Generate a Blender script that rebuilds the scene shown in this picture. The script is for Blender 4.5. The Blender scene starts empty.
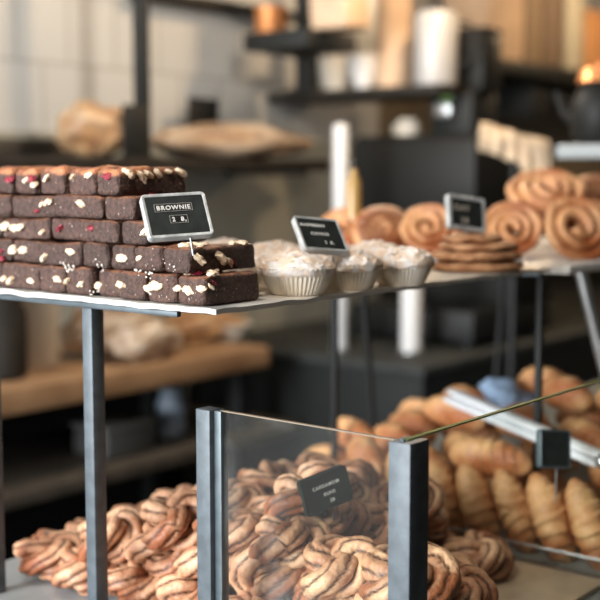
import bpy, bmesh, math, random
from mathutils import Vector, Matrix, noise
random.seed(7)
PI = math.pi
S = bpy.context.scene
COL = S.collection
# World frame: x runs along the counter away from us, y towards the back wall, z up.
CAM = Vector((0, 0, 1.5)); TH = math.radians(39); PITCH = math.atan(125 / 1200); FPX = 1200.0
FH = Vector((math.cos(TH), math.sin(TH), 0)); RR = Vector((math.sin(TH), -math.cos(TH), 0))
FF = FH * math.cos(PITCH) + Vector((0, 0, -math.sin(PITCH)))
UU = FH * math.sin(PITCH) + Vector((0, 0, math.cos(PITCH)))

def P(px, py, d=None, x=None, y=None, z=None):
    """point seen at px,py at depth d, or on the plane x=, y= or z="""
    r = FF + RR * ((px - 300) / FPX) + UU * ((300 - py) / FPX)
    if d is not None: t = d / (r.dot(FH))
    elif x is not None: t = (x - CAM.x) / r.x
    elif y is not None: t = (y - CAM.y) / r.y
    else: t = (z - CAM.z) / r.z
    return CAM + r * t

# ------------------------------------------------------------------ materials
def mat(name, col, rough=.6, metal=0., var=0., scale=20., bump=0., bscale=60., col2=None, spec=.5, lo=.35, hi=.65, detail=4, sss=0., coat=0.):
    m = bpy.data.materials.new(name); m.use_nodes = True
    nt = m.node_tree; b = nt.nodes['Principled BSDF']
    b.inputs['Roughness'].default_value = rough; b.inputs['Metallic'].default_value = metal
    b.inputs['Specular IOR Level'].default_value = spec
    b.inputs['Coat Weight'].default_value = coat
    if sss:
        b.inputs['Subsurface Weight'].default_value = sss; b.inputs['Subsurface Scale'].default_value = .01
    c = (*col, 1)
    tc = nt.nodes.new('ShaderNodeTexCoord')
    if var or col2:
        n = nt.nodes.new('ShaderNodeTexNoise'); n.inputs['Scale'].default_value = scale; n.inputs['Detail'].default_value = detail
        nt.links.new(tc.outputs['Object'], n.inputs['Vector'])
        r = nt.nodes.new('ShaderNodeValToRGB'); r.color_ramp.elements[0].position = lo; r.color_ramp.elements[1].position = hi
        c2 = (*col2, 1) if col2 else tuple(max(0, v * (1 - var)) for v in col) + (1,)
        r.color_ramp.elements[0].color = c; r.color_ramp.elements[1].color = c2
        nt.links.new(n.outputs['Fac'], r.inputs['Fac']); nt.links.new(r.outputs['Color'], b.inputs['Base Color'])
    else:
        b.inputs['Base Color'].default_value = c
    if bump:
        n = nt.nodes.new('ShaderNodeTexNoise'); n.inputs['Scale'].default_value = bscale; n.inputs['Detail'].default_value = 5
        nt.links.new(tc.outputs['Object'], n.inputs['Vector'])
        bp = nt.nodes.new('ShaderNodeBump'); bp.inputs['Strength'].default_value = bump; bp.inputs['Distance'].default_value = .004
        nt.links.new(n.outputs['Fac'], bp.inputs['Height']); nt.links.new(bp.outputs['Normal'], b.inputs['Normal'])
    return m

def pastry_mat(name, light, brown, dark, scale=22., gmul=1., rough=.45, fine=0.):
    """baked dough: pale to brown by noise, filling or seams from the mesh attribute 'seam'"""
    m = mat(name, light, rough, col2=brown, scale=scale, lo=.36, hi=.60, bump=.5, bscale=190, detail=5)
    nt = m.node_tree; b = nt.nodes['Principled BSDF']
    src = b.inputs['Base Color'].links[0].from_socket
    at = nt.nodes.new('ShaderNodeAttribute'); at.attribute_name = 'seam'
    tc = nt.nodes.new('ShaderNodeTexCoord')
    n = nt.nodes.new('ShaderNodeTexNoise'); n.inputs['Scale'].default_value = 170; n.inputs['Detail'].default_value = 4
    nt.links.new(tc.outputs['Object'], n.inputs['Vector'])
    a = nt.nodes.new('ShaderNodeMath'); a.operation = 'MULTIPLY_ADD'
    nt.links.new(n.outputs['Fac'], a.inputs[0]); a.inputs[1].default_value = 1.2; a.inputs[2].default_value = -.60
    s = nt.nodes.new('ShaderNodeMath'); s.operation = 'ADD'; s.use_clamp = True
    nt.links.new(a.outputs[0], s.inputs[0]); nt.links.new(at.outputs['Fac'], s.inputs[1])
    s2 = nt.nodes.new('ShaderNodeMath'); s2.operation = 'MULTIPLY'; s2.inputs[1].default_value = gmul; s2.use_clamp = True
    nt.links.new(s.outputs[0], s2.inputs[0])
    mx = nt.nodes.new('ShaderNodeMix'); mx.data_type = 'RGBA'
    nt.links.new(s2.outputs[0], mx.inputs['Factor']); nt.links.new(src, mx.inputs['A']); mx.inputs['B'].default_value = (*dark, 1)
    nt.links.new(mx.outputs['Result'], b.inputs['Base Color'])
    return m

M = {}
M['steel_blue'] = mat('painted steel', (.098, .118, .134), .5, .1, var=.3, scale=60, bump=.06, bscale=200)
M['rail'] = mat('dark painted steel', (.10, .125, .14), .45, .3, var=.3, scale=40)
M['tray'] = mat('white enamel', (.72, .70, .66), .35, var=.12, scale=14)
M['paper'] = mat('baking paper', (.74, .66, .55), .7, var=.25, scale=18, bump=.1)
M['nut'] = mat('nut', (.80, .64, .46), .5, col2=(.56, .36, .21), scale=120, lo=.45, hi=.75, bump=.3)
M['berry'] = mat('dried raspberry', (.30, .02, .04), .35, var=.6, scale=200, bump=.6, bscale=300)
M['sugar'] = mat('sugar crumb', (.75, .68, .62), .7)
M['case'] = mat('white paper case', (.92, .83, .70), .75, var=.1, scale=40)
M['foil'] = mat('worn silver frame', (.62, .63, .62), .45, .35, var=.4, scale=55, bump=.2, bscale=180)
M['board'] = mat('black board', (.010, .012, .011), .62, var=-.8, scale=70, spec=.25)
M['ink'] = mat('white lettering', (.72, .70, .66), .6)
M['ink_dim'] = mat('worn pale lettering', (.40, .34, .28), .6)
M['tape'] = mat('black label tape', (.008, .008, .008), .3)
M['tapeline'] = mat('tape edge', (.30, .29, .26), .5)
M['stick'] = mat('silver wire', (.45, .46, .47), .35, .8)
M['dark_stick'] = mat('dark wire', (.03, .03, .03), .5)
M['stone'] = mat('grey counter', (.30, .31, .31), .32, var=.35, scale=9, bump=.03)
M['black'] = mat('black metal', (.012, .013, .012), .55, var=.3, scale=30, spec=.3)
M['black_gloss'] = mat('black plastic', (.012, .012, .011), .5, spec=.2)
M['brown_dark'] = mat('dark stained wood', (.024, .019, .014), .65, spec=.25, var=.5, scale=12)
M['shelfwood'] = mat('grey brown wood', (.075, .062, .048), .6, var=.4, scale=15)
M['plank'] = mat('oak plank', (.40, .24, .13), .5, col2=(.27, .15, .075), scale=9, bump=.1, bscale=40)
M['panel'] = mat('grey panel', (.42, .41, .35), .5, .2, var=.2, scale=5)
M['darksteel'] = mat('dark steel cabinet', (.011, .013, .012), .6, 0, var=.3, scale=6, spec=.2)
M['steel'] = mat('brushed steel', (.55, .56, .56), .28, .85, var=.2, scale=20)
M['white'] = mat('white enamel post', (.66, .65, .64), .45)
M['tongs'] = mat('white coated metal', (.84, .86, .88), .35)
M['crock'] = mat('cream ceramic', (.60, .54, .45), .5)
M['loaf'] = pastry_mat('floured crust', (.42, .27, .15), (.20, .10, .05), (.72, .63, .52), 14)
M['loaf2'] = pastry_mat('crust', (.50, .27, .11), (.26, .11, .045), (.62, .45, .28), 18)
M['kraft'] = mat('kraft paper', (.60, .42, .28), .8, var=.2, scale=9, bump=.1)
M['copper'] = mat('copper', (.62, .25, .09), .35, .7)
M['linen'] = mat('beige linen', (.62, .47, .32), .85, var=.25, scale=20, bump=.2)
M['blue'] = mat('pale blue cloth', (.34, .48, .68), .85, var=.25, scale=40, bump=.2)
M['green'] = mat('green glass', (.10, .22, .02), .2)
M['amber'] = mat('amber liquid', (.42, .25, .08), .25)
M['brass'] = mat('brass', (.85, .55, .32), .4, .3)
M['floor'] = mat('dark floor', (.03, .03, .027), .6, var=.4, scale=6)
M['plaster'] = mat('plaster', (.22, .20, .17), .9, var=.1, scale=3)
M['ceiling'] = mat('ceiling', (.24, .22, .20), .9, var=.1, scale=2)
M['bun'] = pastry_mat('knot dough', (.76, .45, .27), (.33, .105, .042), (.085, .026, .011), 20)
M['croissant'] = pastry_mat('croissant crust', (.82, .47, .21), (.42, .125, .036), (.84, .58, .33), 13, gmul=.3)
M['roll'] = pastry_mat('roll dough', (.80, .43, .20), (.38, .11, .034), (.17, .045, .016), 11, gmul=.9)
M['cookie'] = mat('cookie', (.56, .30, .15), .7, col2=(.33, .145, .062), scale=60, bump=.5, bscale=120)
M['chip'] = mat('chocolate chip', (.03, .015, .01), .4)
M['brownie'] = None

def brownie_mat():
    m = mat('brownie crumb', (.088, .043, .031), .68, col2=(.038, .018, .013), scale=170, bump=.9, bscale=260, detail=6)
    nt = m.node_tree; b = nt.nodes['Principled BSDF']; src = b.inputs['Base Color'].links[0].from_socket
    at = nt.nodes.new('ShaderNodeAttribute'); at.attribute_name = 'seam'
    tc = nt.nodes.new('ShaderNodeTexCoord')
    n = nt.nodes.new('ShaderNodeTexNoise'); n.inputs['Scale'].default_value = 55; nt.links.new(tc.outputs['Object'], n.inputs['Vector'])
    cr = nt.nodes.new('ShaderNodeValToRGB'); cr.color_ramp.elements[0].position = .4; cr.color_ramp.elements[1].position = .62
    cr.color_ramp.elements[0].color = (.44, .17, .075, 1); cr.color_ramp.elements[1].color = (.14, .05, .026, 1)
    nt.links.new(n.outputs['Fac'], cr.inputs['Fac'])
    mx = nt.nodes.new('ShaderNodeMix'); mx.data_type = 'RGBA'
    nt.links.new(at.outputs['Fac'], mx.inputs['Factor']); nt.links.new(src, mx.inputs['A']); nt.links.new(cr.outputs['Color'], mx.inputs['B'])
    # pale specks of sugar and almond meal
    v = nt.nodes.new('ShaderNodeTexNoise'); v.inputs['Scale'].default_value = 320; v.inputs['Detail'].default_value = 1
    nt.links.new(tc.outputs['Object'], v.inputs['Vector'])
    g = nt.nodes.new('ShaderNodeValToRGB'); g.color_ramp.elements[0].position = .70; g.color_ramp.elements[1].position = .76
    nt.links.new(v.outputs['Fac'], g.inputs['Fac'])
    mx2 = nt.nodes.new('ShaderNodeMix'); mx2.data_type = 'RGBA'
    nt.links.new(g.outputs['Color'], mx2.inputs['Factor']); nt.links.new(mx.outputs['Result'], mx2.inputs['A']); mx2.inputs['B'].default_value = (.42, .30, .24, 1)
    oi = nt.nodes.new('ShaderNodeObjectInfo'); mr = nt.nodes.new('ShaderNodeMapRange'); mr.inputs['To Min'].default_value = .72; mr.inputs['To Max'].default_value = 1.22
    nt.links.new(oi.outputs['Random'], mr.inputs['Value'])
    hs = nt.nodes.new('ShaderNodeHueSaturation'); nt.links.new(mr.outputs['Result'], hs.inputs['Value']); nt.links.new(mx2.outputs['Result'], hs.inputs['Color'])
    nt.links.new(hs.outputs['Color'], b.inputs['Base Color'])
    return m
M['brownie'] = brownie_mat()

def crumble_mat():
    m = mat('sugared crumble', (.86, .70, .56), .8, col2=(.70, .48, .33), scale=48, lo=.45, hi=.75, bump=.3, bscale=220, detail=6)
    nt = m.node_tree; b = nt.nodes['Principled BSDF']; src = b.inputs['Base Color'].links[0].from_socket
    tc = nt.nodes.new('ShaderNodeTexCoord'); n = nt.nodes.new('ShaderNodeTexNoise'); n.inputs['Scale'].default_value = 75
    nt.links.new(tc.outputs['Object'], n.inputs['Vector'])
    g = nt.nodes.new('ShaderNodeValToRGB'); g.color_ramp.elements[0].position = .42; g.color_ramp.elements[1].position = .58
    nt.links.new(n.outputs['Fac'], g.inputs['Fac'])
    mx = nt.nodes.new('ShaderNodeMix'); mx.data_type = 'RGBA'
    nt.links.new(g.outputs['Color'], mx.inputs['Factor']); nt.links.new(src, mx.inputs['A']); mx.inputs['B'].default_value = (.86, .80, .76, 1)
    nt.links.new(mx.outputs['Result'], b.inputs['Base Color'])
    return m
M['crumble'] = crumble_mat()

def tile_mat():
    m = mat('white tiles', (.6, .6, .6), .28)
    nt = m.node_tree; b = nt.nodes['Principled BSDF']
    tc = nt.nodes.new('ShaderNodeTexCoord'); mp = nt.nodes.new('ShaderNodeMapping')
    mp.inputs['Rotation'].default_value = (PI / 2, 0, 0); mp.inputs['Location'].default_value = (-.03, -.065, 0)
    br = nt.nodes.new('ShaderNodeTexBrick'); br.inputs['Scale'].default_value = 1
    br.inputs['Brick Width'].default_value = .187; br.inputs['Row Height'].default_value = .21; br.inputs['Mortar Size'].default_value = .006
    br.inputs['Color1'].default_value = (.53, .525, .50, 1); br.inputs['Color2'].default_value = (.50, .495, .475, 1); br.inputs['Mortar'].default_value = (.38, .375, .35, 1)
    nt.links.new(tc.outputs['Object'], mp.inputs['Vector']); nt.links.new(mp.outputs['Vector'], br.inputs['Vector'])
    nt.links.new(br.outputs['Color'], b.inputs['Base Color'])
    return m
M['tile'] = tile_mat()

def glass_mat():
    """thin clear pane: clear, mirror by Fresnel, plus a little dust and smears"""
    m = bpy.data.materials.new('clear pane'); m.use_nodes = True; nt = m.node_tree
    nt.nodes.clear(); out = nt.nodes.new('ShaderNodeOutputMaterial')
    tr = nt.nodes.new('ShaderNodeBsdfTransparent'); tr.inputs['Color'].default_value = (.95, .97, .95, 1)
    gl = nt.nodes.new('ShaderNodeBsdfGlossy'); gl.inputs['Roughness'].default_value = .06
    fr = nt.nodes.new('ShaderNodeFresnel'); fr.inputs['IOR'].default_value = 1.35
    geo = nt.nodes.new('ShaderNodeNewGeometry'); inv = nt.nodes.new('ShaderNodeMath'); inv.operation = 'SUBTRACT'; inv.inputs[0].default_value = 1
    nt.links.new(geo.outputs['Backfacing'], inv.inputs[1])
    mf = nt.nodes.new('ShaderNodeMath'); mf.operation = 'MULTIPLY'; nt.links.new(fr.outputs[0], mf.inputs[0]); nt.links.new(inv.outputs[0], mf.inputs[1])
    m1 = nt.nodes.new('ShaderNodeMixShader'); nt.links.new(mf.outputs[0], m1.inputs[0]); nt.links.new(tr.outputs[0], m1.inputs[1]); nt.links.new(gl.outputs[0], m1.inputs[2])
    df = nt.nodes.new('ShaderNodeBsdfDiffuse'); df.inputs['Color'].default_value = (.75, .75, .73, 1)
    tc = nt.nodes.new('ShaderNodeTexCoord'); n = nt.nodes.new('ShaderNodeTexNoise'); n.inputs['Scale'].default_value = 9; n.inputs['Detail'].default_value = 6
    nt.links.new(tc.outputs['Object'], n.inputs['Vector'])
    r = nt.nodes.new('ShaderNodeValToRGB'); r.color_ramp.elements[0].position = .52; r.color_ramp.elements[1].position = .88
    r.color_ramp.elements[0].color = (.008, .008, .008, 1); r.color_ramp.elements[1].color = (.11, .11, .11, 1)
    nt.links.new(n.outputs['Fac'], r.inputs['Fac'])
    m2 = nt.nodes.new('ShaderNodeMixShader'); nt.links.new(r.outputs['Color'], m2.inputs[0]); nt.links.new(m1.outputs[0], m2.inputs[1]); nt.links.new(df.outputs[0], m2.inputs[2])
    nt.links.new(m2.outputs[0], out.inputs['Surface'])
    return m
M['glass'] = glass_mat()
M['edge'] = mat('green glass edge', (.16, .20, .05), .2)
M['edge2'] = mat('pale glass edge', (.24, .19, .14), .25)

# ------------------------------------------------------------------ mesh helpers
def bx(bm, x0, x1, y0, y1, z0, z1, bev=0., seg=2):
    r = bmesh.ops.create_cube(bm, size=1)
    vs = r['verts']
    for v in vs:
        v.co = Vector(((x0 + x1) / 2 + v.co.x * (x1 - x0), (y0 + y1) / 2 + v.co.y * (y1 - y0), (z0 + z1) / 2 + v.co.z * (z1 - z0)))
    if bev:
        es = list({e for v in vs for e in v.link_edges})
        bmesh.ops.bevel(bm, geom=es, offset=bev, segments=seg, affect='EDGES', profile=.5)
    return bm

def box(x0, x1, y0, y1, z0, z1, bev=0., seg=2):
    return bx(bmesh.new(), min(x0, x1), max(x0, x1), min(y0, y1), max(y0, y1), min(z0, z1), max(z0, z1), bev, seg)

def lathe(prof, n=32, flute=0, amp=0., bm=None):
    bm = bm or bmesh.new(); rings = []
    for (r, z, *k) in prof:
        a = (k[0] if k else 0.)
        ring = []
        for i in range(n):
            t = 2 * PI * i / n; rr = r + (a * amp * (1 if i % 2 else -1) if flute else 0)
            ring.append(bm.verts.new((rr * math.cos(t), rr * math.sin(t), z)))
        rings.append(ring)
    for a, b in zip(rings, rings[1:]):
        for i in range(n):
            bm.faces.new((a[i], a[(i + 1) % n], b[(i + 1) % n], b[i]))
    bm.faces.new(rings[0][::-1]); bm.faces.new(rings[-1])
    return bm

def sweep(pts, rad, n=12, bm=None, closed=False, shape=None, twist=None, seam=None, squash=None, up=Vector((0, 0, 1))):
    """tube along pts; rad(i) radius; shape(i,a) radius factor; seam(i,a) -> attribute"""
    bm = bm or bmesh.new(); lay = bm.verts.layers.float.get('seam') or bm.verts.layers.float.new('seam')
    N = len(pts); rings = []; prev = None
    for i, p in enumerate(pts):
        a = pts[(i - 1) % N] if (closed or i > 0) else p
        b = pts[(i + 1) % N] if (closed or i < N - 1) else p
        t = (Vector(b) - Vector(a)).normalized()
        if prev is None:
            u = up if abs(t.dot(up)) < .95 else Vector((1, 0, 0))
            nrm = (u - t * u.dot(t)).normalized()
        else:
            nrm = (prev - t * prev.dot(t)).normalized()
        prev = nrm; bi = t.cross(nrm); ring = []
        r = rad(i) if callable(rad) else rad
        tw = twist(i) if twist else 0
        for k in range(n):
            an = 2 * PI * k / n
            f = shape(i, an + tw) if shape else 1
            sx, sy = squash if squash else (1, 1)
            v = bm.verts.new(Vector(p) + nrm * (math.cos(an) * r * f * sx) + bi * (math.sin(an) * r * f * sy))
            v[lay] = seam(i, an + tw) if seam else 0
            ring.append(v)
        rings.append(ring)
    for i in range(N if closed else N - 1):
        a, b = rings[i], rings[(i + 1) % N]
        for k in range(n):
            bm.faces.new((a[k], a[(k + 1) % n], b[(k + 1) % n], b[k]))
    if not closed:
        bm.faces.new(rings[0][::-1]); bm.faces.new(rings[-1])
    return bm

def blob(cx, cy, cz, rx, ry, rz, amp=.0, fs=8., sub=3, bm=None, seed=0., rot=None, seam=0.):
    bm = bm or bmesh.new(); lay = bm.verts.layers.float.get('seam') or bm.verts.layers.float.new('seam')
    r = bmesh.ops.create_icosphere(bm, subdivisions=sub, radius=1)
    for v in r['verts']:
        n = noise.noise(v.co * fs * .3 + Vector((seed, seed * 1.7, 0)))
        c = v.co * (1 + amp * n); c = Vector((c.x * rx, c.y * ry, c.z * rz))
        if rot: c = rot @ c
        v.co = c + Vector((cx, cy, cz)); v[lay] = seam + (n * .6 if seam else 0)
    return bm

def tag(o, label=None, cat=None, group=None, kind=None):
    if label: o['label'] = label
    if cat: o['category'] = cat
    if group: o['group'] = group
    if kind: o['kind'] = kind
    return o

def obj(name, bm, m, parent=None, smooth=True, loc=None):
    me = bpy.data.meshes.new(name)
    bmesh.ops.recalc_face_normals(bm, faces=bm.faces)
    bm.to_mesh(me); bm.free()
    me.materials.append(m)
    if smooth:
        for p in me.polygons: p.use_smooth = True
        try: me.set_sharp_from_angle(angle=math.radians(42))
        except Exception: pass
    o = bpy.data.objects.new(name, me); COL.objects.link(o)
    if parent: o.parent = parent
    if loc is not None: o.location = loc
    return o

def thing(name, label, cat, loc=(0, 0, 0), rotz=0., group=None):
    o = bpy.data.objects.new(name, None); COL.objects.link(o); o.empty_display_size = .03
    o.location = loc; o.rotation_euler = (0, 0, rotz)
    return tag(o, label, cat, group)

def struct(name, bm, m, parent=None):
    return tag(obj(name, bm, m, parent, smooth=False), kind='structure')

def dup(o, parent=None):
    c = o.copy(); COL.objects.link(c); c.parent = parent
    for ch in list(o.children): dup(ch, c)
    return c

def text_bm(s, size, extrude=.0002):
    cu = bpy.data.curves.new('t', 'FONT'); cu.body = s; cu.size = size; cu.extrude = extrude; cu.align_x = 'LEFT'; cu.resolution_u = 3; cu.offset = size * .012; cu.space_character = 1.18
    o = bpy.data.objects.new('t', cu); COL.objects.link(o)
    dg = bpy.context.evaluated_depsgraph_get(); me = bpy.data.meshes.new_from_object(o.evaluated_get(dg))
    bm = bmesh.new(); bm.from_mesh(me)
    bpy.data.objects.remove(o); bpy.data.curves.remove(cu); bpy.data.meshes.remove(me)
    for v in bm.verts: v.co = Vector((v.co.x, -v.co.z, v.co.y))     # stands up, facing -y
    return bm

# ------------------------------------------------------------------ the room
YB, XL, XR, YF, ZC = 2.80, -2.6, 7.2, -1.9, 3.1
struct('floor', box(XL - .1, XR + .1, YF - .1, YB + .1, -.1, 0), M['floor'])
struct('ceiling', box(XL - .1, XR + .1, YF - .1, YB + .1, ZC, ZC + .1), M['ceiling'])
struct('wall_back', box(XL - .1, XR + .1, YB, YB + .1, 0, ZC), M['tile'])
struct('wall_right', box(XR, XR + .1, YF, YB, 0, ZC), M['plaster'])
struct('wall_front', box(XL, XR, YF - .1, YF, 0, ZC), M['brown_dark'])
WY0, WY1, WZ0, WZ1 = .70, 2.70, .85, 2.85
bm = bmesh.new()
bx(bm, XL - .1, XL, YF, WY0, 0, ZC); bx(bm, XL - .1, XL, WY1, YB, 0, ZC)
bx(bm, XL - .1, XL, WY0, WY1, 0, WZ0); bx(bm, XL - .1, XL, WY0, WY1, WZ1, ZC)
struct('wall_left', bm, M['plaster'])
bm = bmesh.new()
for (a, b) in ((WY0, WY0 + .06), (WY1 - .06, WY1), ((WY0 + WY1) / 2 - .03, (WY0 + WY1) / 2 + .03)): bx(bm, XL - .08, XL - .01, a, b, WZ0, WZ1)
bx(bm, XL - .08, XL - .01, WY0, WY1, WZ0, WZ0 + .06); bx(bm, XL - .08, XL - .01, WY0, WY1, WZ1 - .06, WZ1)
struct('window_1', bm, M['black'])
struct('trim_1', box(.5, 3.95, YB - .012, YB, 0, 1.625), M['panel'])          # grey panel on the lower wall
struct('trim_3', box(3.95, XR, YB - .03, YB - .012, 0, 1.34), M['brown_dark'])
struct('trim_2', box(3.95, XR, YB - .012, YB, 0, 1.86), mat('brown panel', (.20, .155, .10), .6, var=.2, scale=4))

# ------------------------------------------------------------------ counter
CZ = .95
ctr = thing('counter', 'grey stone-topped shop counter carrying the glass case and the buns', 'counter', (2.0, 1.0, 0))
obj('worktop', box(-1.42, 1.6, -.46, .385, CZ - .04, CZ, .004), M['stone'], ctr)
obj('body', box(-1.36, 1.55, -.42, .34, 0, CZ - .04), M['black'], ctr, False)

# ------------------------------------------------------------------ display rack with its tray
SZ = 1.357                                            # top of the tray
A0 = P(206, 307, z=SZ).x                              # front plane of the brownies
c0 = P(216, 311, z=SZ)
TX0, TY0 = c0.x, c0.y
TX1, TY1 = P(549, 268, z=SZ).x, TY0 + .43
rk = thing('display_rack', 'thin dark steel rack on square legs holding the white cake tray', 'rack', (TX0, TY0, CZ))
zt = SZ - .0063 - CZ
RT = .007
legx = [.012, TX1 - TX0 - .03]; legy = [P(90, 330, x=TX0 + .017).y - TY0, P(-9, 500, x=TX0 + .017).y - TY0]
for lx in legx:
    for ly in (legy if lx < .1 else [.004, .40]):
        obj('leg', box(lx, lx + (.0195 if lx < .1 else .011), ly - (.0085 if lx < .1 else .005), ly + (.0085 if lx < .1 else .005), 0, zt - RT, .0012), M['steel_blue' if lx < .1 else 'black'], rk)
for ly in (.41,):
    obj('rail', box(.004, TX1 - TX0 - .008, ly, ly + RT, zt - RT, zt, .001), M['rail'], rk)
for lx in (.004, TX1 - TX0 - .02):
    obj('rail', box(lx + .008, lx + .008 + RT, (.07 if lx < .1 else .012), .41, zt - RT, zt, .001), M['rail'], rk)

def wavy_tray(x0, x1, y0, y1, z, t, lip, nx, ny, amp):
    bm = bmesh.new(); top = []; 
    for i in range(nx + 1):
        row = []
        for j in range(ny + 1):
            u = i / nx; v = j / ny
            x = x0 + (x1 - x0) * u; y = y0 + (y1 - y0) * v
            e = min(i, nx - i, j, ny - j)
            dz = 0
            if e == 0: dz = lip + amp * noise.noise(Vector((x * 30, y * 30, 3)))
            # rounded corners
            row.append(bm.verts.new((x, y, z + dz)))
        top.append(row)
    for i in range(nx):
        for j in range(ny):
            bm.faces.new((top[i][j], top[i + 1][j], top[i + 1][j + 1], top[i][j + 1]))
    r = bmesh.ops.extrude_face_region(bm, geom=bm.faces[:])
    for v in r['geom']:
        if isinstance(v, bmesh.types.BMVert): v.co.z -= t
    return bm
tr = obj('serving_tray', wavy_tray(0, TX1 - TX0, 0, TY1 - TY0, -.0006, .0055, .0018, 60, 30, .0026), M['tray'], None, loc=(TX0, TY0, SZ))
tag(tr, 'long white enamel tray on the rack under the brownies and muffins', 'tray')
pp = obj('baking_paper', wavy_tray(0, TX1 - TX0 - .16, 0, TY1 - TY0 - .02, 0, .0003, .0, 40, 20, 0), M['paper'], None, loc=(TX0 + .15, TY0 + .01, SZ))
tag(pp, 'cream baking paper lining the white tray under the muffins and cookies', 'baking paper')

# ------------------------------------------------------------------ brownies
def brownie_bm(L, w, h, seed, dome=0., crust=.0022):
    bm = bmesh.new(); lay = bm.verts.layers.float.new('seam')
    nx, ny, nz = max(4, int(L / .006)), max(4, int(w / .005)), 7
    bx(bm, 0, L, 0, w, 0, h, .0050, 3)
    es = [e for e in bm.edges if e.calc_length() > .008]
    bmesh.ops.subdivide_edges(bm, edges=es, cuts=7, use_grid_fill=True)
    for v in bm.verts:
        p = v.co.copy(); q = p * 90 + Vector((seed * 3.1, seed * 1.3, seed))
        d = noise.noise_vector(q) * .0016 + noise.noise_vector(q * .35) * .0026
        if p.z < .002: d.z = 0
        d.x = max(d.x, -.0008) if p.x < .002 else d.x
        v.co = p + d
        if dome:
            e_ = min(p.x, L - p.x, .012) / .012; f_ = min(p.y, w - p.y, .008) / .008
            if p.z > h * .7: v.co.z += (p.z / h - .7) / .3 * (.0015 + dome * max(0, e_) ** .5 * (.5 + .5 * f_) * (1 + .8 * noise.noise(q * .5)))
        edge = (p.z - h + crust) / .0022
        v[lay] = max(0., min(1., edge + .4 * noise.noise(q * 1.2))) * (1. if dome else .5)
    return bm

ROWZ = [SZ, SZ + .0345, SZ + .0640, SZ + .0915, SZ + .1195, SZ + .1460]
ROWS = [  # pixel boundaries of the cut faces, bottom row first; last number is where the long side ends
    ([-22, 0, 40, 66, 92, 119, 147, 176, 206], 262, 292),
    ([-18, 10, 38, 80, 108, 133, 162, 190], 258, 262),
    ([-28, 0, 46, 93, 119, 148], 208, 236),
    ([-14, 13, 57, 105, 134], 183, 210),
    ([-15, 13, 37, 63, 94, 118], 186, 181)]
ROWNAME = ['bottom', 'second lowest', 'middle', 'second highest', 'top']
NUTS = [(25, 180), (33, 184), (46, 178), (71, 176), (88, 175), (129, 174), (141, 177), (148, 175), (157, 174), (180, 172),
        (48, 202), (42, 204), (83, 204), (7, 225), (16, 227), (42, 232), (21, 226), (145, 231), (144, 233),
        (24, 250), (44, 256), (71, 251), (13, 250), (122, 257), (139, 257), (199, 259), (222, 259), (230, 262),
        (4, 278), (11, 280), (31, 280), (58, 279), (81, 284), (98, 285), (122, 284), (67, 281), (157, 285), (178, 288), (189, 290), (201, 288), (211, 287), (150, 288)]
BERR = [(107, 176), (31, 178), (9, 179), (38, 210), (59, 229), (3, 258), (2, 251), (235, 263), (214, 283), (92, 228), (155, 198)]
PALE = [(67, 266), (91, 258), (95, 262), (88, 263), (137, 274), (71, 270), (100, 268), (63, 262), (96, 290), (91, 295), (83, 291), (143, 262), (165, 262), (172, 268), (150, 272), (155, 292), (163, 296), (152, 295)]
def nut_bm(sx, seed):
    return blob(0, 0, 0, (.0052 * sx), .0066 * sx, .0029 * sx, .45, 7, 3, seed=seed)
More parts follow.
